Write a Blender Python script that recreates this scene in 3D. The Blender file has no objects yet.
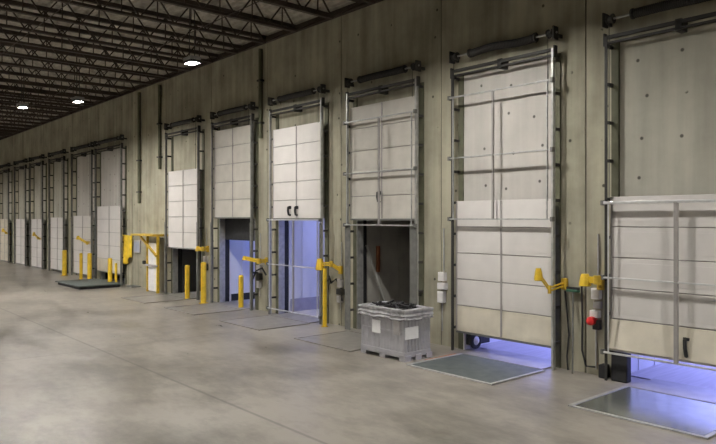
import bpy, bmesh, math, random
from mathutils import Vector, Matrix
random.seed(7)
S = bpy.context.scene
COL = S.collection
PI = math.pi
# ------------------------------------------------------------------ camera model (real metres; wall runs along X)
F, YAW, HZ, CH = 660.0, 0.7147034, 218.655, 2.6135
c_, s_ = math.cos(YAW), math.sin(YAW)
def ray(px, py):
    t = (px-358)/F; u = (HZ-py)/F
    return Vector((-c_+s_*t, s_+c_*t, u))
def wl(px, py, Y=10.0):            # point of plane Y seen at a pixel of the survey
    r = ray(px, py); k = Y/r.y
    return Vector((r.x*k, Y, CH+r.z*k))
def fl(px, py, Z=0.0):             # point of the floor (or of a height Z)
    r = ray(px, py); k = (Z-CH)/r.z
    return Vector((r.x*k, r.y*k, Z))
# ------------------------------------------------------------------ materials
def new_mat(name):
    m = bpy.data.materials.new(name); m.use_nodes = True
    return m, m.node_tree.nodes, m.node_tree.links, m.node_tree.nodes['Principled BSDF']
def mat(name, col, rough=.6, metal=0., var=.12, scale=6., bump=0., spec=.5, stretch=(1,1,1)):
    m, N, L, P = new_mat(name)
    P.inputs['Roughness'].default_value = rough; P.inputs['Metallic'].default_value = metal
    P.inputs['Specular IOR Level'].default_value = spec
    tc = N.new('ShaderNodeTexCoord'); mp = N.new('ShaderNodeMapping'); mp.inputs['Scale'].default_value = stretch
    L.new(tc.outputs['Object'], mp.inputs['Vector'])
    nz = N.new('ShaderNodeTexNoise'); nz.inputs['Scale'].default_value = scale; nz.inputs['Detail'].default_value = 6
    L.new(mp.outputs[0], nz.inputs['Vector'])
    cr = N.new('ShaderNodeValToRGB')
    cr.color_ramp.elements[0].position = .3; cr.color_ramp.elements[1].position = .7
    a = [max(0, v*(1-var)) for v in col]; b = [min(1, v*(1+var)) for v in col]
    cr.color_ramp.elements[0].color = (*a, 1); cr.color_ramp.elements[1].color = (*b, 1)
    L.new(nz.outputs['Fac'], cr.inputs['Fac']); L.new(cr.outputs['Color'], P.inputs['Base Color'])
    if bump:
        bp = N.new('ShaderNodeBump'); bp.inputs['Strength'].default_value = bump; bp.inputs['Distance'].default_value = .02
        L.new(nz.outputs['Fac'], bp.inputs['Height']); L.new(bp.outputs[0], P.inputs['Normal'])
    return m
def emit(name, col, st):
    m, N, L, P = new_mat(name)
    P.inputs['Base Color'].default_value = (*col, 1)
    P.inputs['Emission Color'].default_value = (*col, 1); P.inputs['Emission Strength'].default_value = st
    return m
def concrete(name, col, holes=True, dark=.72, sparse=False):
    m, N, L, P = new_mat(name)
    P.inputs['Roughness'].default_value = .85; P.inputs['Specular IOR Level'].default_value = .25
    tc = N.new('ShaderNodeTexCoord')
    n1 = N.new('ShaderNodeTexNoise'); n1.inputs['Scale'].default_value = .9; n1.inputs['Detail'].default_value = 8; n1.inputs['Roughness'].default_value = .62
    L.new(tc.outputs['Object'], n1.inputs['Vector'])
    mp = N.new('ShaderNodeMapping'); mp.inputs['Scale'].default_value = (5, 1, .35); L.new(tc.outputs['Object'], mp.inputs['Vector'])
    n2 = N.new('ShaderNodeTexNoise'); n2.inputs['Scale'].default_value = 1.; n2.inputs['Detail'].default_value = 5; L.new(mp.outputs[0], n2.inputs['Vector'])
    mx = N.new('ShaderNodeMath'); mx.operation = 'MULTIPLY_ADD'; mx.inputs[1].default_value = .45
    L.new(n2.outputs['Fac'], mx.inputs[0])
    m6 = N.new('ShaderNodeMath'); m6.operation = 'MULTIPLY'; m6.inputs[1].default_value = .55; L.new(n1.outputs['Fac'], m6.inputs[0]); L.new(m6.outputs[0], mx.inputs[2])
    cr = N.new('ShaderNodeValToRGB'); e = cr.color_ramp.elements
    e[0].position = .36; e[1].position = .62
    e[0].color = (*[v*dark for v in col], 1); e[1].color = (*[min(1, v*1.1) for v in col], 1)
    L.new(mx.outputs[0], cr.inputs['Fac'])
    out = cr.outputs['Color']
    if holes:                      # form tie holes of the cast panels
        sp = N.new('ShaderNodeSeparateXYZ'); L.new(tc.outputs['Object'], sp.inputs[0])
        cb = N.new('ShaderNodeCombineXYZ'); L.new(sp.outputs['X'], cb.inputs['X']); L.new(sp.outputs['Z'], cb.inputs['Y'])
        vo = N.new('ShaderNodeTexVoronoi'); vo.voronoi_dimensions = '2D'; vo.inputs['Scale'].default_value = 1/.63; vo.inputs['Randomness'].default_value = .3
        L.new(cb.outputs[0], vo.inputs['Vector'])
        lt = N.new('ShaderNodeMapRange'); lt.inputs['From Min'].default_value = .032; lt.inputs['From Max'].default_value = .055
        lt.inputs['To Min'].default_value = .25; lt.inputs['To Max'].default_value = 1.
        L.new(vo.outputs['Distance'], lt.inputs['Value'])
        mm = N.new('ShaderNodeMix'); mm.data_type = 'RGBA'; mm.blend_type = 'MULTIPLY'; mm.inputs['Factor'].default_value = 1.
        gate = N.new('ShaderNodeMapRange'); gate.inputs['From Min'].default_value = .53 if sparse else .44; gate.inputs['From Max'].default_value = gate.inputs['From Min'].default_value+.03
        n3 = N.new('ShaderNodeTexNoise'); n3.inputs['Scale'].default_value = 1.7; L.new(tc.outputs['Object'], n3.inputs['Vector']); L.new(n3.outputs['Fac'], gate.inputs['Value']); L.new(gate.outputs[0], mm.inputs['Factor'])
        L.new(out, mm.inputs['A']); L.new(lt.outputs[0], mm.inputs['B']); out = mm.outputs['Result']
    L.new(out, P.inputs['Base Color'])
    bp = N.new('ShaderNodeBump'); bp.inputs['Strength'].default_value = .25; bp.inputs['Distance'].default_value = .02
    L.new(n1.outputs['Fac'], bp.inputs['Height']); L.new(bp.outputs[0], P.inputs['Normal'])
    return m
def floor_material():
    m, N, L, P = new_mat('sealed_floor')
    P.inputs['Specular IOR Level'].default_value = .5
    tc = N.new('ShaderNodeTexCoord')
    n1 = N.new('ShaderNodeTexNoise'); n1.inputs['Scale'].default_value = .35; n1.inputs['Detail'].default_value = 9; n1.inputs['Roughness'].default_value = .6
    L.new(tc.outputs['Object'], n1.inputs['Vector'])
    mp = N.new('ShaderNodeMapping'); mp.inputs['Scale'].default_value = (.8, 1.5, 1); mp.inputs['Rotation'].default_value = (0, 0, .25); L.new(tc.outputs['Object'], mp.inputs['Vector'])
    n2 = N.new('ShaderNodeTexNoise'); n2.inputs['Scale'].default_value = 1.1; n2.inputs['Detail'].default_value = 8; n2.inputs['Roughness'].default_value = .68; L.new(mp.outputs[0], n2.inputs['Vector'])
    ad = N.new('ShaderNodeMath'); ad.operation = 'MULTIPLY_ADD'; ad.inputs[1].default_value = .5; L.new(n2.outputs['Fac'], ad.inputs[0])
    h = N.new('ShaderNodeMath'); h.operation = 'MULTIPLY'; h.inputs[1].default_value = .5; L.new(n1.outputs['Fac'], h.inputs[0]); L.new(h.outputs[0], ad.inputs[2])
    cr = N.new('ShaderNodeValToRGB'); e = cr.color_ramp.elements
    e[0].position = .40; e[0].color = (.125, .112, .094, 1); e[1].position = .575; e[1].color = (.285, .26, .225, 1)
    n5 = N.new('ShaderNodeTexNoise'); n5.inputs['Scale'].default_value = 3.2; n5.inputs['Detail'].default_value = 9; n5.inputs['Roughness'].default_value = .7; L.new(mp.outputs[0], n5.inputs['Vector'])
    a5 = N.new('ShaderNodeMath'); a5.operation = 'MULTIPLY_ADD'; a5.inputs[1].default_value = .22; a5.inputs[2].default_value = -.11; L.new(n5.outputs['Fac'], a5.inputs[0])
    s5 = N.new('ShaderNodeMath'); L.new(ad.outputs[0], s5.inputs[0]); L.new(a5.outputs[0], s5.inputs[1])
    L.new(s5.outputs[0], cr.inputs['Fac'])
    # saw cut joints, a grid that belongs to the slab
    sp = N.new('ShaderNodeSeparateXYZ'); L.new(tc.outputs['Object'], sp.inputs[0])
    masks = []
    for ax, off, per in (('Y', FLOOR_JOINT_Y, 6.2), ('X', -13.4, 7.5)):
        a = N.new('ShaderNodeMath'); a.operation = 'SUBTRACT'; a.inputs[1].default_value = off; L.new(sp.outputs[ax], a.inputs[0])
        b = N.new('ShaderNodeMath'); b.operation = 'PINGPONG'; b.inputs[1].default_value = per; L.new(a.outputs[0], b.inputs[0])
        # pingpong touches 0 every 2*per
        d = N.new('ShaderNodeMapRange'); d.inputs['From Min'].default_value = .012; d.inputs['From Max'].default_value = .035
        d.inputs['To Min'].default_value = .62 if ax == 'Y' else .8; d.inputs['To Max'].default_value = 1.
        L.new(b.outputs[0], d.inputs['Value']); masks.append(d)
    mu = N.new('ShaderNodeMath'); mu.operation = 'MULTIPLY'; L.new(masks[0].outputs[0], mu.inputs[0]); L.new(masks[1].outputs[0], mu.inputs[1])
    mm = N.new('ShaderNodeMix'); mm.data_type = 'RGBA'; mm.blend_type = 'MULTIPLY'; mm.inputs['Factor'].default_value = 1.
    L.new(cr.outputs['Color'], mm.inputs['A']); L.new(mu.outputs[0], mm.inputs['B'])
    L.new(mm.outputs['Result'], P.inputs['Base Color'])
    rr = N.new('ShaderNodeMapRange'); rr.inputs['From Min'].default_value = .3; rr.inputs['From Max'].default_value = .7
    rr.inputs['To Min'].default_value = .27; rr.inputs['To Max'].default_value = .42
    L.new(n2.outputs['Fac'], rr.inputs['Value']); L.new(rr.outputs[0], P.inputs['Roughness'])
    bp = N.new('ShaderNodeBump'); bp.inputs['Strength'].default_value = .03; bp.inputs['Distance'].default_value = .02
    L.new(n1.outputs['Fac'], bp.inputs['Height']); L.new(bp.outputs[0], P.inputs['Normal'])
    return m
FLOOR_JOINT_Y = fl(115, 356).y
M = dict(
    floor=floor_material(),
    wall=concrete('cast_concrete', (.405, .38, .29), dark=.6, sparse=True),
    infill_light=concrete('pale_infill', (.47, .445, .41), dark=.88),
    infill_mid=concrete('grey_infill', (.43, .415, .35), dark=.8),
    sealant=mat('joint_sealant', (.10, .09, .075), .9),
    deck=mat('roof_deck', (.37, .345, .29), .7, 0, .3, 5.),
    joist=mat('joist_steel', (.045, .032, .024), .7, 0, .2, 4.),
    galv=mat('galvanised_steel', (.44, .44, .43), .45, .55, .18, 9.),
    dull=mat('dull_steel', (.17, .17, .16), .55, .35, .2, 7.),
    plate=mat('olive_steel', (.10, .10, .062), .7, .1, .2, 5.),
    dark=mat('dark_steel', (.028, .026, .024), .6, .0, .2, 8.),
    bright=mat('bright_rail', (.62, .62, .62), .35, .5, .1, 8.),
    door=mat('door_panel', (.63, .60, .575), .5, 0, .05, 2.5),
    door_warm=mat('weathered_door_panel', (.56, .53, .475), .55, 0, .09, 2.5),
    cream=mat('cream_panel', (.62, .57, .47), .55, 0, .10, 3.),
    stile=mat('door_stile', (.33, .31, .30), .5, .2, .1, 6.),
    rubber=mat('black_rubber', (.018, .018, .02), .75, 0, .3, 10.),
    yellow=mat('safety_yellow', (.68, .45, .025), .45, 0, .15, 9.),
    mustard=mat('mustard_paint', (.55, .36, .03), .5, 0, .2, 12.),
    red=mat('red_lens', (.65, .03, .03), .3, 0, .1, 10.),
    white=mat('white_paint', (.72, .70, .69), .5, 0, .08, 8.),
    greybox=mat('grey_enclosure', (.42, .40, .39), .5, .1, .1, 8.),
    orange=mat('faded_orange_paint', (.42, .14, .07), .6, 0, .25, 14.),
    green=mat('green_plastic', (.05, .16, .10), .6, 0, .2, 10.),
    mat_plate=mat('leveler_plate', (.085, .10, .095), .6, .15, .22, 5.),
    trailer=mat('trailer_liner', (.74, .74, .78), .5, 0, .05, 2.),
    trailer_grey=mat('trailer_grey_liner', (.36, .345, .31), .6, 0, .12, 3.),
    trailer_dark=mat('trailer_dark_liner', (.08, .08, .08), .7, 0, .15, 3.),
    trailer_floor=mat('trailer_floor', (.40, .38, .40), .5, 0, .15, 3., stretch=(6, .4, 1)),
    scuff=mat('scuff_band', (.36, .35, .42), .5, .1, .12, 5.),
    crate=mat('crate_plastic', (.39, .385, .405), .55, 0, .08, 9.),
    film=mat('liner_film', (.35, .345, .36), .22, 0, .3, 9., .5),
    scrap=mat('black_scrap', (.02, .02, .022), .45, 0, .4, 20.),
    label=mat('paper_label', (.80, .80, .80), .6, 0, .03, 20.),
    tarp=mat('yellow_tarp', (.76, .52, .03), .6, 0, .18, 6., .2),
    bluegrey=mat('blue_grey_board', (.33, .36, .44), .5, 0, .1, 6.),
    strap=mat('webbing_strap', (.50, .50, .47), .7, 0, .1, 10.),
    rust=mat('rust_brown', (.22, .075, .03), .7, 0, .2, 10.),
    housing=mat('lamp_housing', (.30, .30, .30), .5, .3, .1, 8.),
    lamp=emit('lamp_lens', (1.0, .97, .92), 1000.),
    lamp_far=emit('lamp_lens_far', (1.0, .97, .92), 480.),
    lamp_strong=emit('lamp_lens_strong', (1.0, .97, .92), 190.),
    plate_olive=mat('worn_green_plate', (.30, .32, .30), .2, .75, .2, 4.),
    plate_grey=mat('worn_plate', (.245, .23, .21), .32, .2, .2, 4.),
)
# ------------------------------------------------------------------ mesh helpers
class MB:
    def __init__(self): self.bm = bmesh.new()
    def box(self, x0, x1, y0, y1, z0, z1, bev=0., rot=None, piv=None):
        r = bmesh.ops.create_cube(self.bm, size=1.)
        vs = r['verts']
        for v in vs:
            v.co = Vector(((x0+x1)/2+v.co.x*(x1-x0), (y0+y1)/2+v.co.y*(y1-y0), (z0+z1)/2+v.co.z*(z1-z0)))
        if rot is not None:
            bmesh.ops.rotate(self.bm, verts=vs, cent=piv or Vector(((x0+x1)/2, (y0+y1)/2, (z0+z1)/2)), matrix=rot)
        if bev:
            es = {e for v in vs for e in v.link_edges}
            bmesh.ops.bevel(self.bm, geom=list(es), offset=bev, segments=2, affect='EDGES', profile=.5)
        return self
    def tube(self, pts, r, seg=8, cap=True):
        pts = [Vector(p) for p in pts]; n = len(pts)
        rr = r if isinstance(r, (list, tuple)) else [r]*n
        rings = []; up = None
        for i, p in enumerate(pts):
            d = (pts[min(i+1, n-1)]-pts[max(i-1, 0)]).normalized()
            if up is None: up = Vector((0, 0, 1)) if abs(d.z) < .9 else Vector((1, 0, 0))
            a = d.cross(up)
            if a.length < 1e-4: a = d.cross(Vector((0, 1, 0)))
            a.normalize(); b = a.cross(d).normalized(); up = b
            rings.append([self.bm.verts.new(p+(a*math.cos(2*PI*k/seg)+b*math.sin(2*PI*k/seg))*rr[i]) for k in range(seg)])
        for i in range(n-1):
            for k in range(seg):
                self.bm.faces.new((rings[i][k], rings[i][(k+1) % seg], rings[i+1][(k+1) % seg], rings[i+1][k]))
        if cap:
            self.bm.faces.new(rings[0][::-1]); self.bm.faces.new(rings[-1])
        return self
    def bar(self, a, b, w, h):      # rectangular bar from a to b (h roughly vertical)
        a, b = Vector(a), Vector(b); d = (b-a).normalized()
        up = Vector((0, 0, 1)) if abs(d.z) < .95 else Vector((0, 1, 0))
        s = d.cross(up).normalized(); u = s.cross(d).normalized()
        q = []
        for p in (a, b):
            q.append([self.bm.verts.new(p+s*w/2*i+u*h/2*j) for i, j in ((-1, -1), (1, -1), (1, 1), (-1, 1))])
        for k in range(4):
            self.bm.faces.new((q[0][k], q[0][(k+1) % 4], q[1][(k+1) % 4], q[1][k]))
        self.bm.faces.new(q[0][::-1]); self.bm.faces.new(q[1])
        return self
    def prism(self, poly, axis, a, b):   # poly in the two other axes, extruded along axis
        def mk(p, t):
            return {'x': (t, p[0], p[1]), 'y': (p[0], t, p[1]), 'z': (p[0], p[1], t)}[axis]
        A = [self.bm.verts.new(mk(p, a)) for p in poly]; B = [self.bm.verts.new(mk(p, b)) for p in poly]
        n = len(poly)
        for k in range(n): self.bm.faces.new((A[k], A[(k+1) % n], B[(k+1) % n], B[k]))
        self.bm.faces.new(A[::-1]); self.bm.faces.new(B)
        return self
    def lathe(self, prof, cx, cy, seg=20):
        rings = []
        for r, z in prof:
            rings.append([self.bm.verts.new((cx+r*math.cos(2*PI*k/seg), cy+r*math.sin(2*PI*k/seg), z)) for k in range(seg)])
        for i in range(len(rings)-1):
            for k in range(seg):
                self.bm.faces.new((rings[i][k], rings[i][(k+1) % seg], rings[i+1][(k+1) % seg], rings[i+1][k]))
        self.bm.faces.new(rings[0][::-1]); self.bm.faces.new(rings[-1])
        return self
    def build(self, name, m, parent=None, smooth=False):
        bm = self.bm
        bmesh.ops.recalc_face_normals(bm, faces=bm.faces)
        me = bpy.data.meshes.new(name); 
        org = Vector((0, 0, 0))
        if parent is not None:
            org = world_loc(parent)
        for v in bm.verts: v.co -= org
        bm.to_mesh(me); bm.free()
        if smooth:
            for p in me.polygons: p.use_smooth = True
            try: me.set_sharp_from_angle(angle=math.radians(40))
            except Exception: pass
        me.materials.append(m)
        o = bpy.data.objects.new(name, me); COL.objects.link(o)
        if parent is not None: o.parent = parent
        return o
LOC = {}
def world_loc(o):
    v = Vector((0, 0, 0))
    while o is not None:
        v += o.location; o = o.parent
    return v
def tag(o, label, cat, group=None, kind=None):
    o['label'] = label; o['category'] = cat
    if group: o['group'] = group
    if kind: o['kind'] = kind
    return o
def thing(name, loc, label, cat, group=None):
    o = bpy.data.objects.new(name, None); o.empty_display_size = .2; COL.objects.link(o); o.location = loc
    return tag(o, label, cat, group)
def struct(o):
    o['kind'] = 'structure'; return o
# ------------------------------------------------------------------ bays (surveyed track edges on the wall)
YT = 10.0                      # front of the door tracks
YW = 10.25                     # wall face
YD = 10.09                     # front of the door leaf
edges = [(604.5, None), (451, 553), (346, 416), (269, 321), (211, 251), (165, 197.5), (94.5, 120.5), (71, 91), (47, 64.5), (28.5, 42.5), (12, 27), (-3.5, 10)]
W = 2.31
BAY = []
for l, r in edges:
    xl = wl(l, 200).x
    if r is None: BAY.append((xl, xl+W))
    else:
        xr = wl(r, 200).x; m_ = (xl+xr)/2
        w = W if l < 60 else xr-xl
        BAY.append((m_-w/2, m_+w/2))
PH = ['rightmost bay, cut off by the photo edge', 'bay with the green dock plate, second from right', 'bay behind the grey crate',
      'tall pale blue opening', 'bay with the black-headed blue opening', 'half-open bay left of the yellow bollards',
      'bay with the raised grey plate', 'bay left of the raised grey plate', 'far bay, fourth from the left photo edge',
      'far bay, third from the left photo edge', 'far bay, second from the left photo edge', 'farthest bay at the left photo edge']
TOP = 5.56
# ------------------------------------------------------------------ room shell
X0, X1, Y0, DECK = -63., 3.0, -12., 7.72
struct(MB().box(X0-.3, X1+.3, Y0-.3, 10.56, -.25, 0).build('floor', M['floor']))
# joint lines between cast panels: halfway between neighbouring bays
joints = []
for k in range(len(BAY)-1):
    joints.append((BAY[k+1][1]+BAY[k][0])/2)
joints[5:6] = [BAY[5][0]-.45, BAY[6][1]+.55]
joints.append(BAY[-1][0]-.5)
jset = sorted(joints)
OPEN = [(xl+.10, xr-.10) for xl, xr in BAY[:7]]
OH = 2.62
w = MB(); seal = MB()
cuts = [X0]+jset+[BAY[0][1]+.5, X1]
cuts = sorted(cuts)
for a, b in zip(cuts[:-1], cuts[1:]):
    a2, b2 = a+.012, b-.012
    op = [o for o in OPEN if a < (o[0]+o[1])/2 < b]
    if op:
        o = op[0]
        w.box(a2, o[0], YW, YW+.16, 0, DECK+.1); w.box(o[1], b2, YW, YW+.16, 0, DECK+.1); w.box(o[0], o[1], YW, YW+.16, OH, DECK+.1)
    else: w.box(a2, b2, YW, YW+.16, 0, DECK+.1)
for j in cuts[1:-1]: seal.box(j-.013, j+.013, YW+.012, YW+.15, 0, DECK+.1)
struct(w.build('wall_back', M['wall'])); struct(seal.build('trim_1', M['sealant']))
struct(MB().box(X0-.3, X0, Y0, YW, 0, DECK).build('wall_left', M['wall']))
struct(MB().box(X1, X1+.3, Y0, YW, 0, DECK).build('wall_right', M['wall']))
struct(MB().box(X0-.3, X1+.3, Y0-.3, Y0, 0, DECK).build('wall_front', M['wall']))
# corrugated deck
d = MB(); y = Y0-.3; poly = []
while y < YW+.3:
    poly += [(y, DECK), (y+.09, DECK), (y+.12, DECK+.06), (y+.25, DECK+.06), (y+.28, DECK)]; y += .30
poly += [(poly[-1][0]+.01, DECK+.12), (Y0-.3, DECK+.12)]
d.prism(poly, 'x', X0-.3, X1+.3)
struct(d.build('ceiling', M['deck']))
# ledger angle under the deck along the dock wall
struct(MB().box(X0, X1, YW-.12, YW, DECK-.16, DECK-.02).build('trim_2', M['joist']))
# pale cast infill panels inside some bays
n_t = 3
for k, key in ((0, 'infill_mid'), (1, 'infill_light'), (6, 'infill_light'), (7, 'infill_light'), (8, 'infill_mid'), (9, 'infill_mid'), (10, 'infill_mid'), (11, 'infill_mid')):
    xl, xr = BAY[k]
    struct(MB().box(xl+.14, xr-.14, YW-.02, YW, OH if k < 7 else 0, TOP-.1).build('trim_%d' % n_t, M[key])); n_t += 1
# ------------------------------------------------------------------ open web joists
def make_joist(x):
    t = thing('roof_joist', (x, YW, DECK), 'dark open-web steel joist spanning out from the wall under the roof deck', 'roof joist', 'open-web roof joists')
    zt, zb = DECK-.05, DECK-.62
    ya, yb = Y0+.1, YW-.02
    MB().box(x-.05, x+.05, ya, yb, zt-.05, zt+.05).build('top_chord', M['joist'], t)
    MB().box(x-.05, x+.05, ya+.9, yb-1.0, zb-.03, zb+.03).build('bottom_chord', M['joist'], t)
    wb = MB(); wb.bar((x, yb-.1, zt-.06), (x, yb-1.02, zb), .035, .035)
    y = yb-1.0; p = .82
    while y-p > ya+.9:
        wb.bar((x, y, zb), (x, y-p/2, zt-.04), .03, .03); wb.bar((x, y-p/2, zt-.04), (x, y-p, zb), .03, .03)
        wb.bar((x, y-p/2, zb), (x, y-p/2, zt-.04), .022, .022)
        y -= p
    wb.build('web', M['joist'], t)
    return t
jo = None
xj = wl(269, 34, YW).x
while xj < X1-1.2: xj += 1.37
first = True
while xj > X0+.5:
    if first: jo = make_joist(xj); first = False
    else:
        r = jo.copy(); COL.objects.link(r); r.location.x = xj
        for ch in list(jo.children):
            q = ch.copy(); COL.objects.link(q); q.parent = r
    xj -= 1.37
# bridging rods below the joists
for i, (yy, zz, r) in enumerate(((7.3, DECK-.61, .01), (4.4, DECK-.61, .01), (1.5, DECK-.61, .01))):
    tag(MB().tube([(X0+.2, yy, zz-.06), (X1-.2, yy, zz-.06)], r, 6).build('bridging_rod', M['joist']),
        ['dark bridging rod tying the joists nearest the dock wall', 'dark bridging rod, second line out from the dock wall', 'dark bridging rod, third line out from the dock wall'][i], 'bridging rod', 'joist bridging rods')
# ------------------------------------------------------------------ lamps
def lamp(x, y, z, label, group='high-bay ceiling lamps', hx=.17, hy=.11, key='lamp'):
    t = thing('high_bay_light', (x, y, z), label, 'ceiling light', group)
    MB().box(x-hx-.03, x+hx+.03, y-hy-.03, y+hy+.03, z+.0, z+.09, .02).build('housing', M['housing'], t)
    MB().box(x-hx, x+hx, y-hy, y+hy, z-.025, z+.005).build('lens', M[key], t)
    dp = .035 if key == 'lamp' else .08
    sk = MB(); a, b = hx+.005, hy+.005
    for q in ((x-a-.012, x-a, y-b, y+b), (x+a, x+a+.012, y-b, y+b), (x-a-.012, x+a+.012, y-b-.012, y-b), (x-a-.012, x+a+.012, y+b, y+b+.012)):
        sk.box(*q, z-.025-dp, z+.005)
    sk.build('cutoff_skirt', M['dark'], t)  # dark skirt added around the lens to keep light off the upper wall
    for dx in (-hx*.8, hx*.8):
        MB().tube([(x+dx, y, z+.08), (x+dx*.9, y, DECK-.02)], .012, 6).build('hanger', M['dark'], t)
LZ = 6.4
pts = [(192, 61), (78, 100.3), (22.5, 106)]
for (px, py), lab in zip(pts, ['bright white high-bay lamp nearest the camera, above the half-open bay', 'bright white high-bay lamp in the middle of the three seen', 'bright white high-bay lamp farthest left of the three seen']):
    p = fl(px, py, LZ); lamp(p.x, p.y, LZ, lab)
for i, (x, y) in enumerate([(-7.5, 7.45), (-.2, 7.45), (-6.5, -.5), (-15, -.5), (-22.2, -.5), (-33, 1.5), (-42, 2.), (-52, 2.), (-15, -7.5), (-30, -7.5)]):
    lamp(x, y, LZ, 'white high-bay lamp outside the picture, lighting the hall from above', 'high-bay lamps out of view', .17 if y > 5 else .5, .11 if y > 5 else .25, ('lamp_far' if x < -30 else 'lamp_strong') if y < 5 else 'lamp')
# ------------------------------------------------------------------ door tracks, shafts, springs
def track_frame(k):
    xl, xr = BAY[k]
    t = thing('door_track_frame', ((xl+xr)/2, YW, 0), 'steel lift track frame with top spring shaft, '+PH[k], 'door track', 'vertical lift door tracks')
    far = k >= 6
    for sgn, xe in ((1, xl), (-1, xr)):
        a, b = sorted((xe, xe+sgn*.075))
        g = MB(); a, b = sorted((xe, xe+sgn*.04)); g.box(a, b, YT, YT+.015, 0, TOP)
        o1, o2 = sorted((xe, xe+sgn*.012)); g.box(o1, o2, YT+.015, YT+.075, 0, TOP)
        g.build('track', M['dark'] if k == 0 or (k == 1 and sgn > 0) else M['galv'] if k < 4 else M['dull'], t)
        if k in (2, 3, 4, 5):
            a, b = sorted((xe-sgn*.03, xe+sgn*(.17 if k == 2 else .055)))
            MB().box(a, b, YT-.015, YT-.003, 0, 2.5, .004).build('guard', M['dull'], t)
        a, b = sorted((xe+sgn*.0, xe+sgn*.13))
        MB().box(a, b, YW-.03, YW, 0, TOP-.05).build('wall_angle', M['plate'], t)
        a, b = sorted((xe, xe+sgn*.035))
        z = .45
        while z < TOP-.1:
            MB().box(a, b, YT+.0755, YW-.03, z-.025, z+.025).build('bracket', M['dark'], t); z += .62
        # opening liner
        a, b = sorted((xe+sgn*.132, xe+sgn*.155))
        if k < 7: MB().box(a, b, YW-.03, YW+.16, 0, OH).build('jamb_liner', M['white'] if k == 1 else M['galv'], t)
        # end plate with drum
        xa, xb = sorted((xe-sgn*.03, xe+sgn*.0))
        MB().box(xa, xb, YT-.03, YT+.13, TOP+.15, TOP+.38, .01).box(xa, xb, YT+.13, YW, TOP+.2, TOP+.26).box(xa, xb, YT+.0, YT+.1, TOP-.16, TOP+.05, .01).build('bearing_plate', M['dark'], t)
        x1, x2 = xe+sgn*.02, xe+sgn*.13
        MB().tube([(x1, YT+.05, TOP+.27), (x1+sgn*.02, YT+.05, TOP+.27), (x1+sgn*.021, YT+.05, TOP+.27), (x2-sgn*.021, YT+.05, TOP+.27), (x2-sgn*.02, YT+.05, TOP+.27), (x2, YT+.05, TOP+.27)],
                  [.08, .08, .06, .06, .08, .08], 18).build('cable_drum', M['dark'], t, True)
        # lift cable from drum to leaf
        MB().tube([(xe+sgn*.09, YT-.02, TOP+.25), (xe+sgn*.09, YT-.02, DOORZ[k][1]-.05)], .006, 5).build('lift_cable', M['dark'], t)
    zc = TOP+.27
    MB().tube([(xl-.05, YT+.05, zc), (xr+.05, YT+.05, zc)], .018, 10).build('shaft', M['galv'], t)
    # coil spring: a wound body with turned grooves
    L0, L1 = xl+.48, xr-.42; n = 44 if k < 4 else 20; P = []; R = []
    for i in range(n*2+1):
        P.append((L0+(L1-L0)*i/(2*n), YT+.05, zc+(.02 if k == 1 else .004)*math.sin(2*PI*(i/(2*n)-.08)))); R.append(.078 if i % 2 else .066)
    MB().tube(P, R, 12).build('spring', M['dark'], t)
    for xx in (L0-.05, L1+.02):
        MB().tube([(xx, YT+.05, zc), (xx+.03, YT+.05, zc)], .085, 14).build('spring_collar', M['dark'], t)
    MB().box(xl+.02, xr-.02, YT+.02, YT+.07, TOP-.045, TOP+.01).box(xl+.02, xr-.02, YT+.02, YT+.07, TOP-.13, TOP-.095).build('header_bar', M['dark'], t)
    xm = (xl+xr)/2
    MB().box(xm-.05, xm+.05, YT+.02, YW, TOP-.15, TOP+.03, .01).build('center_bracket', M['dark'], t)
    return t
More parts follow.
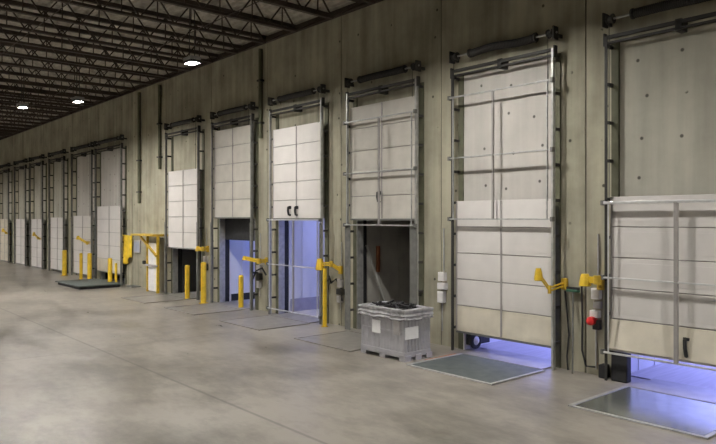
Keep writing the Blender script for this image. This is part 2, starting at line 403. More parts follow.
# door leaf bottoms and tops (metres)
DOORZ = [(wl(690, 361, YD).z, wl(660, 195, YD).z), (wl(500, 338, YD).z, wl(500, 199.5, YD).z), (wl(380, 219, YD).z, wl(380, 102, YD).z),
         (wl(297, 218.5, YD).z, wl(297, 125.5, YD).z), (wl(231, 217.5, YD).z, wl(231, 128, YD).z), (wl(181, 248, YD).z, wl(181, 170, YD).z),
         (wl(107, 272, YD).z, wl(107, 206, YD).z), (.12, 2.75), (.10, 2.68), (.05, 2.6), (.05, 2.6), (.05, 2.6)]
for k in range(12): track_frame(k)
def dock_door(k):
    xl, xr = BAY[k]; a, b = xl+.055, xr-.055
    z0, z1 = DOORZ[k]; n = 5; h = (z1-z0)/n
    lab = ['white sectional dock door lowered almost shut, cream bottom section and black handle, rightmost',
           'white sectional dock door lowered almost shut above the green dock plate, cream bottom section',
           'white sectional dock door raised high above the opening behind the grey crate',
           'white sectional dock door raised with two dark handles above the tall blue opening',
           'white sectional dock door raised above the blue opening with a black head',
           'white sectional dock door raised halfway behind the yellow bollards',
           'white sectional dock door slightly raised behind the low grey plate',
           'white sectional dock door, closed, left of the grey plate',
           'small far white dock door, closed, fourth from the left photo edge',
           'small far white dock door, closed, third from the left photo edge',
           'small far white dock door, closed, second from the left photo edge',
           'small far cream dock door, closed, at the left photo edge'][k]
    t = thing('dock_door', ((a+b)/2, YD, z0), lab, 'dock door', 'sectional dock doors')
    MB().box(a+.01, b-.01, YD+.02, YD+.035, z0+.01, z1-.01).build('core', M['stile'], t)
    for i in range(n):
        q0, q1 = z0+i*h+.009, z0+(i+1)*h-.009
        m = M['door_warm'] if k in (2, 4) else M['cream'] if (i == 0 and k in (0, 1, 6)) or k == 11 else M['door']
        o = MB()
        if i == 0 and k == 0:                              # bottom section kicked outwards
            o.box(a, b, YD-.01, YD+.02, q0, q1, .006, Matrix.Rotation(math.radians(-6), 3, 'X'), Vector((0, YD, q1)))
        else:
            o.box(a, b, YD, YD+.025, q0, q1, .006)
            if k < 5: o.box(a+.08, b-.08, YD-.004, YD+.01, q0+.07, q1-.07, .003)
        ob = o.build('section', m, t)
        if m is M['cream'] and k in (0, 1, 6): ob['label'] = 'cream bottom section'
    xm = (a+b)/2
    if k != 0:
        MB().box(xm-.02, xm+.02, YD-.012, YD+.005, z0+.02, z1-.02).build('stile', M['stile'], t)
    for xe in (a, b-.03):
        MB().box(xe, xe+.03, YD-.008, YD+.005, z0+.02, z1-.02).build('end_stile', M['stile'], t)
    MB().box(a, b, YD-.006, YD+.03, z0-.03, z0+.008).build('bottom_seal', M['dull'] if k else M['cream'], t)
    hs = {0: [wl(686, 348, YD-.05)], 2: [wl(380, 197, YD)], 3: [wl(290.5, 211, YD), wl(297.5, 211, YD)]}.get(k, [])
    for p in hs:
        g = MB(); yy = p.y
        s = .11 if k else .13
        g.tube([(p.x-.02, YD-.005, p.z+s), (p.x-.01, YD-.07, p.z+s*.9), (p.x, YD-.085, p.z), (p.x+.01, YD-.07, p.z-s*.9), (p.x, YD-.01, p.z-s)], .028, 8)
        g.box(p.x-.055, p.x+.045, YD-.03, YD-.003, p.z+s-.06, p.z+s+.02, .008)
        g.build('handle', M['rubber'], t, True)['label'] = 'black lift handle'
    return t
for k in range(12): dock_door(k)
# ------------------------------------------------------------------ tubular screen gates on the tracks
def screen_gate(k, ztop, lab, m=None, xs=.52, r=.014):
    xl, xr = BAY[k]; yy = YT-.045
    t = thing('screen_gate', ((xl+xr)/2, yy, ztop-2.4), lab, 'gate', 'tubular screen gates')
    m = M['bright'] if k in (0, 3) else M['galv']
    for i in range(3):
        z = ztop-1.2*i
        MB().box(xl-.02, xr+.02, yy-.022, yy+.022, z-(.013 if k or i else .022), z+(.013 if k or i else .022), .004).build('rail', m, t)
    xm = xl+(xr-xl)*xs; hw = .028 if k == 0 else .016
    MB().box(xm-hw, xm+hw, yy-.022, yy+.022, ztop-2.4, ztop).build('stile', M['stile'], t)
    for xe in (xl+.09, xr-.09):
        MB().box(xe-.01, xe+.01, yy-.01, yy+.01, ztop-2.4, ztop).build('side_stile', m, t)
    for xe in (xl-.01, xr+.01):
        for i in range(3):
            MB().box(xe-.025, xe+.025, yy-.03, YT+.005, ztop-1.2*i-.04, ztop-1.2*i+.04, .006).build('roller_bracket', M['dull'], t)
screen_gate(0, wl(650, 202, YT-.045).z, 'tubular steel gate lowered in front of the rightmost dock door', xs=.50)
screen_gate(1, wl(500, 89, YT-.045).z, 'tubular steel gate raised high above the green dock plate door', xs=.46)
screen_gate(2, wl(380, 117, YT-.045).z, 'tubular steel gate raised in front of the door behind the crate')
screen_gate(3, wl(297, 218, YT-.045).z-.05, 'tubular steel gate lowered across the tall blue opening')
# ------------------------------------------------------------------ dock levelers
def leveler(k, x0, x1, ya, yb, lab, z=.012, m='mat_plate', edge=None):
    t = thing('dock_leveler', ((x0+x1)/2, ya, 0), lab, 'dock leveler', 'dock leveler plates')
    g = MB(); g.box(x0, x1, ya, yb, .0, z+.004, .003)
    g.build('deck_plate', M[m], t)
    MB().box(x0-.07, x0-.01, ya-.06, yb, 0, z+.012, .004).box(x1+.01, x1+.07, ya-.06, yb, 0, z+.012, .004).box(x0-.07, x1+.07, ya-.07, ya-.01, 0, z+.008, .004).build('curb_frame', M['galv'] if k < 2 else M['plate_grey'], t)
    MB().box(x0+.02, x1-.02, yb+.01, YW+.38, 0, z+.012, .004).build('lip', M['plate_grey'], t)
    if edge: MB().box(x0-.16, x0-.08, ya+.5, yb-.05, 0, .008).build('painted_stripe', M['orange'], t)['label'] = 'faded orange stripe'
a0 = fl(578, 407)
leveler(0, -4.96, -3.25, 8.30, 9.85, 'steel dock plate lit blue in the floor before the rightmost door', m='plate_olive')
leveler(1, -8.25, -6.50, 8.42, 9.83, 'dark green-grey dock plate in the floor beside the grey crate', edge=True)
for k, nm in ((2, 'dock plate partly hidden behind the grey crate'), (3, 'dock plate in the floor before the tall pale blue opening'), (4, 'dock plate in the floor behind the single yellow bollard'), (5, 'dock plate in the floor at the half-open door')):
    xm = sum(BAY[k])/2; leveler(k, xm-.87, xm+.87, 8.42, 9.83, nm, m='plate_grey')
# low loose plate by the seventh bay
t = thing('ramp_plate', (-26.3, 8.9, 0), 'low raised grey platform plate on the floor before a far door', 'platform')
MB().box(-27.7, -24.95, 8.1, 9.75, .10, .14, .01).build('top_plate', M['mat_plate'], t)
MB().box(-27.62, -25.03, 8.18, 9.7, 0, .10).build('base', M['rubber'], t)
# ------------------------------------------------------------------ trailers and dock seals beyond the wall
def trailer(k, lab, wall, bandh=.0, band=None, hgt=2.75, light=0., depth=6.0, inset=.0, col=(.36, .40, 1.), end=.9):
    xl, xr = BAY[k]; x0, x1 = xl+.02, xr-.02
    ya = YW+.40; yb = ya+depth
    t = thing('trailer', ((x0+x1)/2, ya, 0), lab, 'trailer', 'trailers at the docks')
    MB().box(x0, x1, ya, yb, -.2, .0).build('floor_boards', M['trailer_floor'], t)
    for nm, a, b in (('side_wall', x0-.05, x0), ('side_wall', x1, x1+.05)):
        g = MB(); g.box(a, b, ya, yb, -.2, hgt)
        y = ya+.45
        while y < yb-.1:
            s0, s1 = (b, b+.012) if a < (x0+x1)/2 else (a-.012, a)
            g.box(s0, s1, y, y+.05, bandh, hgt-.05); y += .6
        o = g.build(nm, wall, t)
        if bandh:
            s0, s1 = (b, b+.018) if a < (x0+x1)/2 else (a-.018, a)
            MB().box(s0, s1, ya+.05, yb, 0.001, bandh).build('kick_band', band, t)
    MB().box(x0-.05, x1+.05, yb, yb+.05, -.2, hgt).build('end_wall', wall, t)
    MB().box(x0-.05, x1+.05, ya, yb, hgt, hgt+.05).build('roof', wall, t)
    if light:
        ld = bpy.data.lights.new('trailer_roof_fill', 'AREA'); ld.shape = 'RECTANGLE'; ld.size = 1.9; ld.size_y = depth-1.  # added area lamp under the opaque roof, standing in for daylight
        ld.energy = light; ld.color = col
        l2 = bpy.data.lights.new('trailer_end_fill', 'AREA'); l2.shape = 'RECTANGLE'; l2.size = 1.9; l2.size_y = 2.2; l2.energy = light*end; l2.color = col  # added area lamp at the end wall, throws blue light out the doorway
        q2 = bpy.data.objects.new('trailer_end_fill', l2); COL.objects.link(q2); q2.location = ((x0+x1)/2, yb-.06, 1.3); q2.rotation_euler = (-PI/2, 0, 0)
        lo = bpy.data.objects.new('trailer_roof_fill', ld); COL.objects.link(lo); lo.location = ((x0+x1)/2, (ya+yb)/2-.1, hgt-.03)
    return t
def seal_pads(k, lab, head=2.62, side=.0):
    xl, xr = BAY[k]; y0, y1 = YW+.162, YW+.39
    t = thing('dock_seal', ((xl+xr)/2, y0, 0), lab, 'dock seal', 'black foam dock seals')
    MB().box(xl-.25, xl+.025+side, y0, y1, -.2, 3.1, .02).build('side_pad', M['rubber'], t)
    MB().box(xr-.025-side, xr+.25, y0, y1, -.2, 3.1, .02).build('side_pad', M['rubber'], t)
    MB().box(xl+.03+side, xr-.03-side, y0, y1-.02, head, 3.1, .02).build('head_pad', M['rubber'], t)
trailer(0, 'white-lined trailer glowing blue under the rightmost door', M['trailer'], light=60, end=2.6)
trailer(1, 'white-lined trailer glowing blue under the door at the green plate', M['trailer'], light=60, end=2.6)
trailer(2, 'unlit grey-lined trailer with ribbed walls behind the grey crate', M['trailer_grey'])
trailer(3, 'pale blue lit trailer seen through the tall open doorway', M['trailer'], .36, M['scuff'], light=30, end=1.8, col=(.36, .43, 1.))
trailer(4, 'bright blue lit trailer below a black head pad', M['trailer'], .22, M['rubber'], light=34, col=(.24, .34, 1.))
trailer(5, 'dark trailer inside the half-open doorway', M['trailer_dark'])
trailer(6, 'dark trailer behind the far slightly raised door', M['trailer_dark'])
seal_pads(0, 'black foam dock seal outside the rightmost opening'); seal_pads(1, 'black foam dock seal at the opening by the green plate')
seal_pads(2, 'black foam dock seal at the opening behind the crate'); seal_pads(3, 'black foam dock seal at the tall pale blue opening')
seal_pads(4, 'black foam dock seal with deep head pad, blue opening', head=wl(236, 240, 10.5).z, side=.0)
seal_pads(5, 'black foam dock seal at the half-open door'); seal_pads(6, 'black foam dock seal at the far slightly raised door')
# black bumper block inside the rightmost opening
bu = (wl(610.5, 370, 10.05).x, wl(626.5, 370, 10.05).x)
tag(MB().box(bu[0], bu[1], 10.06, 10.215, 0, .47, .02).build('dock_bumper', M['rubber']), 'black rubber bumper block at the left foot of the rightmost opening', 'bumper')
# wheeled cart behind the second door
pc = Vector((wl(475.5, 345, 10.33).x, 10.33, 0)); bx = wl(463, 340, 10.3).x; z0 = .03
t = thing('cart', (pc.x-.2, pc.y, z0), 'black wheeled dolly glimpsed under the left end of the door at the green plate', 'dolly')
MB().box(max(bx, BAY[1][0]+.17), pc.x-.03, pc.y-.08, pc.y+.5, .10, .385, .015).build('body', M['rubber'], t)
MB().tube([(pc.x-.01, pc.y, z0+.17), (pc.x+.02, pc.y, z0+.17), (pc.x+.05, pc.y, z0+.17), (pc.x+.07, pc.y, z0+.17)], [.09, .09, .06, .015], 20).build('hub', M['white'], t, True)
g = MB(); ring = [(pc.x, pc.y+.125*math.cos(2*PI*i/28), z0+.17+.125*math.sin(2*PI*i/28)) for i in range(29)]
g.tube(ring, .045, 8, False).build('wheel', M['rubber'], t, True)
MB().tube([(pc.x-.1, pc.y, z0+.17), (pc.x-.01, pc.y, z0+.17)], .02, 8).build('axle', M['dull'], t)
# strap and rusty post inside the grey trailer
xs3 = BAY[2][0]+.03
ga = wl(366.5, 246, 11.1); gb = wl(386, 306, 11.9)
xw = BAY[2][0]+.035
def on_x(px, py, X):
    r = ray(px, py); k = X/r.x
    return Vector((X, r.y*k, CH+r.z*k))
A, B = on_x(366.5, 245, xw), on_x(386, 307, xw)
tag(MB().bar(A, B, .02, .055).build('cargo_strap', M['strap']), 'pale slanting strap on the trailer wall above the grey crate', 'strap')
A, B = on_x(378.5, 246, xw+.03), on_x(378.5, 272, xw+.03)
tag(MB().box(xw-.02, xw+.05, A.y-.04, A.y+.04, B.z, A.z, .01).build('wooden_block', M['rust']), 'rust-brown block hung on the trailer wall above the grey crate', 'block')
# ------------------------------------------------------------------ bollards and yellow guards
def bollard(px, pyb, pyt, r, lab, y=None):
    p = fl(px, pyb)
    if y is not None:
        q = wl(px, pyb, y); p = Vector((q.x, y, 0))
    depth = c_*(-p.x)+s_*p.y
    h = CH+(HZ-pyt)/F*depth
    t = thing('bollard', (p.x, p.y, 0), lab, 'bollard', 'yellow bollards')
    MB().lathe([(r, 0), (r, h-.05), (r*.92, h-.02), (r*.6, h-.003), (r*.15, h)], p.x, p.y, 18).build('post', M['yellow'], t, True)
    MB().lathe([(r*1.7, 0), (r*1.7, .015), (r*1.1, .02)], p.x, p.y, 18).build('base_plate', M['mustard'], t)
bollard(241, 308, 275, .075, 'yellow bollard in front of the black-headed blue opening')
bollard(187.3, 299, 265, .075, 'yellow bollard in front of the half-open door')
bollard(203.5, 300, 262, .085, 'yellow bollard against the pier right of the half-open door', 9.75)
bollard(324.8, 325, 268, .05, 'slim yellow post right of the tall pale blue opening', 9.86)
bollard(110, 281, 258, .085, 'yellow bollard in front of the slightly raised far door', 9.6)
bollard(89.5, 277, 253, .09, 'thick yellow bollard between the two doors by the grey plate', 9.7)
bollard(81, 277, 253, .065, 'thin yellow bollard left of the thick one by the grey plate', 9.6)
bollard(64.5, 274, 250, .10, 'leftmost yellow bollard, beside the far white door', 9.7)
bollard(116, 283, 263, .05, 'short thin yellow post right of the slightly raised far door', 9.8)
# ------------------------------------------------------------------ yellow swing arm dock lights
def dock_light(pts, lab, r=.03, head=.07, hl=.18):
    P = [wl(x, y, Y) for x, y, Y in pts]
    t = thing('dock_light', P[0], lab, 'dock light', 'yellow swing-arm dock lights')
    MB().box(P[0].x-.05, P[0].x+.05, P[0].y-.02, YW, P[0].z-.10, P[0].z+.10, .01).build('wall_bracket', M['mustard'], t)
    for a, b in zip(P[:-1], P[1:]):
        g = MB(); dz = Vector((0, 0, .045))
        g.bar(a+dz*.6, b+dz*.6, r*1.0, r*.8); g.bar(a-dz*.6, b-dz*.6, r*1.0, r*.8)
        g.build('arm', M['yellow'], t)
    for q in P[1:-1]:
        MB().tube([q-Vector((0, 0, .07)), q+Vector((0, 0, .07))], r*1.1, 10).build('pivot', M['mustard'], t, True)
    e = P[-1]
    MB().tube([e+Vector((0, 0, hl*.55)), e+Vector((0, 0, hl*.25)), e-Vector((0, 0, hl*.25)), e-Vector((0, 0, hl*.6))], [head*.6, head*.8, head, head*1.05], 14).build('lamp_head', M['yellow'], t, True)
    MB().tube([e-Vector((0, 0, hl*.6)), e-Vector((0, 0, hl*.64))], head*.9, 14).build('lens', M['dark'], t)
dock_light([(564, 284, 10.2), (549.5, 289.5, 9.85), (538.5, 274, 9.7)], 'yellow swing-arm dock light bent across the door edge at the green plate')
dock_light([(600, 284, 10.16), (598, 280, 9.95), (585, 279.5, 9.95)], 'yellow folded dock light left of the rightmost door', .065, .095, .17)
dock_light([(340, 270, 10.2), (331, 264, 9.95), (320, 264, 9.9)], 'yellow dock light right of the tall pale blue opening', .045, .11, .24)
dock_light([(266, 261, 10.2), (259, 261, 9.95), (244.5, 258, 9.8)], 'yellow dock light right of the black-headed blue opening', .06, .06, .1)
dock_light([(207, 249, 10.2), (203, 249, 9.95), (198, 248.5, 9.9)], 'yellow dock light right of the half-open door', .06, .08, .14)
dock_light([(91, 242, 10.2), (87, 243, 9.9), (78, 237.5, 9.8)], 'yellow dock light between the two doors by the grey plate', .05, .08, .14)
dock_light([(42, 240, 10.2), (38, 238, 9.95), (34, 234, 9.9)], 'tiny far yellow dock light, second from the left photo edge', .05, .08, .17)
dock_light([(10, 234, 10.2), (6, 233, 9.95), (3, 230, 9.9)], 'tiny far yellow dock light at the left photo edge', .05, .08, .17)
# ------------------------------------------------------------------ control boxes on the piers with conduits
def control_station(px, pyt, lab, boxes, beacon=None, foot=.3, sc=1.):
    p = wl(px, pyt, YW)
    t = thing('control_station', p, lab, 'control box', 'dock control boxes')
    z = p.z
    for i, (w_, h_, d_, key) in enumerate(boxes):
        dx = .02*math.sin(i*2.3)
        o = MB().box(p.x-w_/2+dx, p.x+w_/2+dx, YW-d_, YW, z-h_, z, .008).build('box', M[key], t)
        MB().box(p.x-w_/2+dx+.015, p.x+w_/2+dx-.015, YW-d_-.008, YW-d_+.002, z-h_+.015, z-.015, .004).build('cover', M[key], o)
        z -= h_+.035
    MB().tube([(p.x+.02, YW-.03, p.z-.02), (p.x+.02, YW-.03, p.z+.9)], .014, 8).build('conduit', M['galv'], t)
    MB().tube([(p.x-.02, YW-.03, z+.03), (p.x-.02, YW-.03, foot)], .014, 8).build('conduit', M['galv'], t)
    if beacon:
        b = wl(beacon[0], beacon[1], YW-.14)
        MB().tube([(b.x, YW, b.z), (b.x, YW-.10, b.z), (b.x, YW-.17, b.z), (b.x, YW-.2, b.z)], [.05, .075, .07, .03], 16).build('beacon', M['red'], t, True)['label'] = 'red signal lamp'
W_, G_, R_ = 'white', 'greybox', 'rubber'
control_station(598, 288, 'white and grey control boxes with a red lamp left of the rightmost door', [(.15, .18, .1, W_), (.13, .12, .08, G_), (.16, .12, .1, W_), (.12, .16, .1, 'dark')], (591, 321), .1)
control_station(444, 272, 'stacked white control boxes between the crate bay and green plate bay', [(.16, .18, .1, W_), (.2, .14, .12, W_), (.16, .24, .1, W_)], None, .3)
control_station(342, 279, 'grey control boxes on the pier left of the crate bay', [(.15, .2, .1, G_), (.2, .14, .12, 'dark'), (.14, .16, .1, G_)], None, .4)
control_station(261, 265, 'grey control boxes on the pier left of the tall pale blue opening', [(.2, .2, .1, G_), (.16, .18, .12, 'dark'), (.14, .2, .1, G_)], None, .4)
control_station(207, 256, 'grey control boxes on the pier left of the black-headed blue opening', [(.18, .22, .1, G_), (.16, .2, .1, 'dark')], None, .4)
# hanging cables
def cable(pts, lab, r=.014, key='rubber'):
    q = [wl(*p) for p in pts]
    tag(MB().tube(q, r, 6).build('cable', M[key], None, True), lab, 'cable', 'cables on the piers')
cable([(565, 291, 10.2), (567, 312, 10.2), (569, 335, 10.2), (567, 356, 10.2), (568, 372, 10.22)], 'dark cable hanging from the bent yellow dock light to the floor')
cable([(581.5, 285, 10.2), (582.5, 320, 10.2), (582, 350, 10.2), (586, 366, 10.2), (595, 367, 10.2)], 'dark cable looping low between the broom and the rightmost door', .016)
cable([(329, 276, 10.2), (331, 283, 10.15), (336, 279, 10.15), (341, 288, 10.2), (342, 301, 10.2)], 'dark cable looped on the pier left of the crate bay', .022)
cable([(252, 281, 10.15), (256, 271, 10.15), (262, 268, 10.15), (266, 275, 10.15)], 'dark cable looped on the pier left of the tall pale blue opening', .026)
# push broom standing head up against the pier
b0, b1 = wl(572.5, 378, 9.98), wl(573, 292, YW-.07)
b0.z = 0.0
t = thing('push_broom', b0, 'push broom with green head stood upside down against the pier', 'broom')
MB().tube([b0+Vector((0, 0, .01)), b1], .015, 8).build('handle', M['dull'], t)
MB().box(b1.x-.12, b1.x+.12, YW-.10, YW-.04, b1.z-.0, b1.z+.045, .01).build('head', M['green'], t)
MB().box(b1.x-.115, b1.x+.115, YW-.095, YW-.045, b1.z+.045, b1.z+.085).build('bristles', M['rubber'], t)
# pier foot bumper
q = wl(597, 372, 10.0)
tag(MB().box(BAY[0][0]-.16, BAY[0][0]-.04, YW-.16, YW, 0, .22, .015).build('foot_bumper', M['rubber']), 'small black block at the foot of the pier by the rightmost door', 'bumper')
tag(MB().tube([wl(419, 290, 10.18), wl(419, 296, 10.18)], .05, 10).build('cable_gland', M['dark'], None, True), 'small dark fitting on the pier right of the crate bay', 'fitting')
# ------------------------------------------------------------------ utility stand, tarp and board between bays
t = thing('utility_stand', (wl(150, 292, 9.85).x, 9.85, 0), 'yellow steel stand with a diagonal brace and tall white panel', 'stand')
ys = 9.85
def wx(px): return wl(px, 240, ys).x
zt = wl(150, 236, ys).z
for px, hw, pk in ((147.6, .025, 'mustard'), (157.8, .04, 'yellow')):
    MB().box(wx(px)-hw, wx(px)+hw, ys-.04, ys+.04, 0, zt).build('post', M[pk], t)
MB().box(wx(137), wx(160), ys-.25, ys+.3, zt, zt+.07, .01).build('shelf', M['mustard'], t)
MB().box(wx(148.6), wx(156.4), ys-.01, ys+.03, .05, zt-.25).build('panel', M['white'], t)
MB().bar((wx(142), ys-.06, zt-.02), (wx(158), ys-.06, wl(158, 256, ys).z), .06, .08).build('brace', M['mustard'], t)
MB().box(wx(147), wx(158.5), ys-.07, ys-.04, wl(150, 266, ys).z, wl(150, 264, ys).z).build('cross_bar', M['stile'], t)
MB().box(wx(143.5), wx(145), ys-.06, ys+.05, wl(144, 264, ys).z, wl(144, 260.5, ys).z, .03).bar((wx(144.5), ys, wl(144, 262.3, ys).z), (wx(147.5), ys, wl(144, 262.3, ys).z), .03, .03).build('switch_box', M['rubber'], t)
# yellow tarp: a folded sheet with its own thickness hung on the wall
def tarp():
    bm = bmesh.new(); n, m_ = 16, 12
    xa, xb = wl(121.8, 240, YW).x, wl(134.5, 240, YW).x; zt = wl(127, 235, YW).z
    V = []
    for j in range(m_+1):
        row = []
        for i in range(n+1):
            u = i/n; v = j/m_
            zb = wl(127, 257+9*math.sin(min(1, max(0, (u-.15)/.7))*PI)**.7*(.55+.45*u), YW).z
            x = xa+(xb-xa)*u*(1-.12*v)+.05*v
            yy = YW-.09-.045*math.sin(u*PI*5+v)*(.3+.7*v)
            row.append(bm.verts.new((x, yy, zt+(zb-zt)*v)))
        V.append(row)
    for j in range(m_):
        for i in range(n): bm.faces.new((V[j][i], V[j][i+1], V[j+1][i+1], V[j+1][i]))
    o = MB(); o.bm.free(); o.bm = bm
    ob = o.build('tarp', M['tarp'], None, True)
    md = ob.modifiers.new('thickness', 'SOLIDIFY'); md.thickness = .02
    return tag(ob, 'yellow tarp hanging in folds on the wall left of the yellow stand', 'tarp')
tarp()
a, b = wl(135, 240, YW), wl(141, 253, YW)
t = thing('notice_board', ((a.x+b.x)/2, YW, b.z), 'small blue-grey board on the wall between tarp and yellow stand', 'board')
MB().box(a.x, b.x, YW-.05, YW, b.z, a.z, .01).build('frame', M['greybox'], t)
MB().box(a.x+.05, b.x-.05, YW-.06, YW-.045, b.z+.05, a.z-.05).build('face', M['bluegrey'], t)
p = wl(134, 283, 10.1)
tag(MB().box(p.x-.3, p.x+.3, 9.9, YW, 0, .05, .01).build('floor_block', M['dull']), 'low dark strip on the floor at the wall below the tarp', 'block')
# vertical rainwater pipes on the upper wall
for i, (px, lab) in enumerate(((261, 'dark rainwater pipe high on the wall left of the tall pale blue opening'), (160, 'dark rainwater pipe on the wall left of the half-open door'), (139.5, 'dark rainwater pipe on the wall above the yellow stand'))):
    q = wl(px, 100, YW-.06)
    zb = [4.9, 4.4, 3.2][i]
    t = thing('rainwater_pipe', (q.x, YW, zb), lab, 'pipe', 'rainwater pipes')
    MB().tube([(q.x, YW-.075, zb), (q.x, YW-.075, DECK-.3)], .06, 12).build('pipe', M['plate'], t, True)
    for zz in (zb+.4, zb+1.6): MB().box(q.x-.09, q.x+.09, YW-.15, YW-.003, zz, zz+.05).build('clamp', M['dark'], t)
# ------------------------------------------------------------------ bulk crate
cF, cL, cR = fl(404.5, 362.5), fl(359.5, 352.5), fl(431, 355)
x1 = cF.x; y0 = cF.y; x0 = cL.x; y1 = cR.y
rr_ = ray(431, 355); y1 = x1*rr_.y/rr_.x
Hc = .93
t = thing('bulk_crate', ((x0+x1)/2, (y0+y1)/2, 0), 'grey ribbed plastic bulk crate full of black scrap on the floor', 'crate')
print('crate', x0, x1, y0, y1)
th = .05
# feet / runners
for xx in (x0, (x0+x1)/2-.07, x1-.14):
    g = MB()
    for yy in (y0, (y0+y1)/2-.07, y1-.14): g.box(xx, xx+.16, yy, yy+.16, 0, .11, .01)
    g.box(xx+.02, xx+.12, y0+.02, y1-.02, 0, .025)
    g.build('runner', M['crate'], t)
MB().box(x0, x1, y0, y1, .065, .17, .01).build('base', M['crate'], t)
def panel(axis, sgn):
    g = MB(); z0, z1 = .17, Hc
    if axis == 'y':
        yo = y0 if sgn < 0 else y1
        a, b = sorted((yo, yo-sgn*th)); g.box(x0+.03, x1-.03, a+.012 if sgn < 0 else a, b if sgn < 0 else b-.012, z0, z1)
        n = 7; L = x1-x0
        for i in range(n+1):
            xx = x0+.02+(L-.09)*i/n; w_ = .05
            g.box(xx, xx+w_, min(yo, yo-sgn*.02), max(yo, yo-sgn*.02), z0, z1-.1, .006)
        g.box(x0+.02, x1-.02, min(yo, yo-sgn*.02), max(yo, yo-sgn*.02), .50, .54, .006)
    else:
        xo = x0 if sgn < 0 else x1
        a, b = sorted((xo, xo-sgn*th)); g.box(a+.012 if sgn < 0 else a, b if sgn < 0 else b-.012, y0+.03, y1-.03, z0, z1)
        n = 7; L = y1-y0
        for i in range(n+1):
            yy = y0+.02+(L-.09)*i/n
            g.box(min(xo, xo-sgn*.02), max(xo, xo-sgn*.02), yy, yy+.05, z0, z1-.1, .006)
        g.box(min(xo, xo-sgn*.02), max(xo, xo-sgn*.02), y0+.02, y1-.02, .50, .54, .006)
    return g.build('side_panel', M['crate'], t)
for ax in 'yx':
    for sg in (-1, 1): panel(ax, sg)
g = MB()
for (a, b, c2, d2) in ((x0-.02, x1+.02, y0-.02, y0+.055), (x0-.02, x1+.02, y1-.055, y1+.02), (x0-.02, x0+.055, y0+.055, y1-.055), (x1-.055, x1+.02, y0+.055, y1-.055)):
    g.box(a, b, c2, d2, Hc-.10, Hc, .01)
g.build('rim', M['crate'], t)
def lab_y(px, pyt, pyb, w_):
    a = wl(px, pyt, y0-.012); b_ = wl(px, pyb, y0-.012)
    MB().box(a.x-w_/2, a.x+w_/2, y0-.012, y0+.004, b_.z, a.z).build('paper_label', M['label'], t)['label'] = 'white paper label'
lab_y(376, 320, 332.5, .22)
o = wl(396.5, 328, y0-.012); MB().box(o.x-.08, o.x+.08, y0-.012, y0+.004, o.z-.13, o.z+.13).build('paper_label', M['greybox'], t)
A = on_x(412, 327, x1+.01); Bq = on_x(412, 339, x1+.01)
MB().box(x1-.004, x1+.012, A.y-.17, A.y+.17, Bq.z, A.z).build('paper_label', M['label'], t)['label'] = 'white paper label'
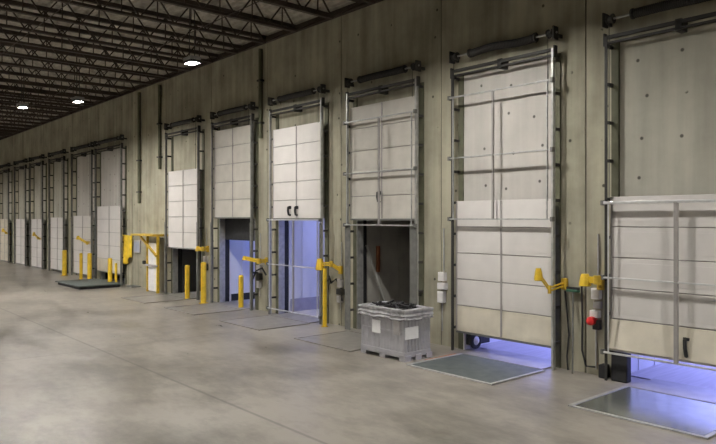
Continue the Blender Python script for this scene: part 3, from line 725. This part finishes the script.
# film liner folded over the rim: outside skirt, over the rim, and down inside
def liner():
    bm = bmesh.new(); per = []
    N = 56
    def ringpt(u, off):
        a, b, c2, d2 = x0-off, x1+off, y0-off, y1+off
        L1, L2 = b-a, d2-c2; tot = 2*(L1+L2); s = u*tot
        if s < L1: return Vector((a+s, c2, 0))
        s -= L1
        if s < L2: return Vector((b, c2+s, 0))
        s -= L2
        if s < L1: return Vector((b-s, d2, 0))
        s -= L1
        return Vector((a, d2-s, 0))
    rows = [(.02, -.185, .022), (.034, -.16, .02), (.018, -.13, .018), (.034, -.10, .018), (.02, -.06, .012), (.034, -.025, .012), (.03, .012, .01), (-.03, .022, .014), (-.075, .008, .015), (-.085, -.07, .015), (-.09, -.16, .01)]
    V = []
    rnd = random.Random(3)
    ph = [rnd.uniform(0, 6.28) for _ in range(6)]
    M_ = 4*N
    for off, dz, amp in rows:
        r = []
        for i in range(M_):
            u = i/M_
            wv = .65*math.sin(2*PI*u*7+ph[0]+dz*9)+.4*math.sin(2*PI*u*17+ph[1]-dz*14)+.15*math.sin(2*PI*u*37+ph[2])
            o2 = off+(abs(wv)*amp*.5 if off > 0 else -abs(wv)*amp*.4)
            p = ringpt(u, o2); p.z = Hc+dz+wv*amp*(.9 if dz < -.1 and off > 0 else .35)
            if off > 0 and dz < .0: p.z += .0
            elif abs(off) <= .08: p.z = max(p.z, Hc+.006) if dz > 0 else p.z
            r.append(bm.verts.new(p))
        V.append(r)
    for a, b in zip(V[:-1], V[1:]):
        for i in range(M_): bm.faces.new((a[i], a[(i+1) % M_], b[(i+1) % M_], b[i]))
    o = MB(); o.bm.free(); o.bm = bm
    ob = o.build('film_liner', M['film'], None, True)
    return tag(ob, 'crumpled grey plastic film folded over the rim of the crate', 'plastic film')
liner()
g = MB(); rnd = random.Random(5)
g.box(x0+.16, x1-.16, y0+.16, y1-.16, .172, Hc-.10)
for i in range(110):
    cx, cy = rnd.uniform(x0+.2, x1-.2), rnd.uniform(y0+.2, y1-.2)
    a = rnd.uniform(0, PI); l = rnd.uniform(.06, .15); z = Hc-.10+rnd.uniform(0, .14)
    dv = Vector((math.cos(a)*l, math.sin(a)*l, rnd.uniform(-.06, .06)))
    cx = min(max(cx, x0+.16+abs(dv.x)), x1-.16-abs(dv.x)); cy = min(max(cy, y0+.16+abs(dv.y)), y1-.16-abs(dv.y))
    p = Vector((cx, cy, z))
    g.bar(p-dv, p+dv, rnd.uniform(.03, .08), rnd.uniform(.02, .05))
tag(g.build('scrap_heap', M['scrap']), 'tangled black scrap heaped inside the grey crate', 'scrap', kind='stuff')
# ------------------------------------------------------------------ world, camera, view
wd = bpy.data.worlds.new('World'); S.world = wd; wd.use_nodes = True
bg = wd.node_tree.nodes['Background']; bg.inputs[0].default_value = (.25, .35, .8, 1); bg.inputs[1].default_value = .35
cam = bpy.data.cameras.new('camera'); co = bpy.data.objects.new('camera', cam); COL.objects.link(co)
co.location = (0, 0, CH)
fw = Vector((-c_, s_, 0)); co.rotation_euler = fw.to_track_quat('-Z', 'Y').to_euler()
cam.sensor_width = 36; cam.lens = F/716*36; cam.shift_y = -(222-HZ)/716; cam.clip_start = .05; cam.clip_end = 300
S.camera = co
S.view_settings.view_transform = 'Standard'; S.view_settings.look = 'None'; S.view_settings.gamma = 1; S.view_settings.use_curve_mapping = False
S.view_settings.exposure = .37
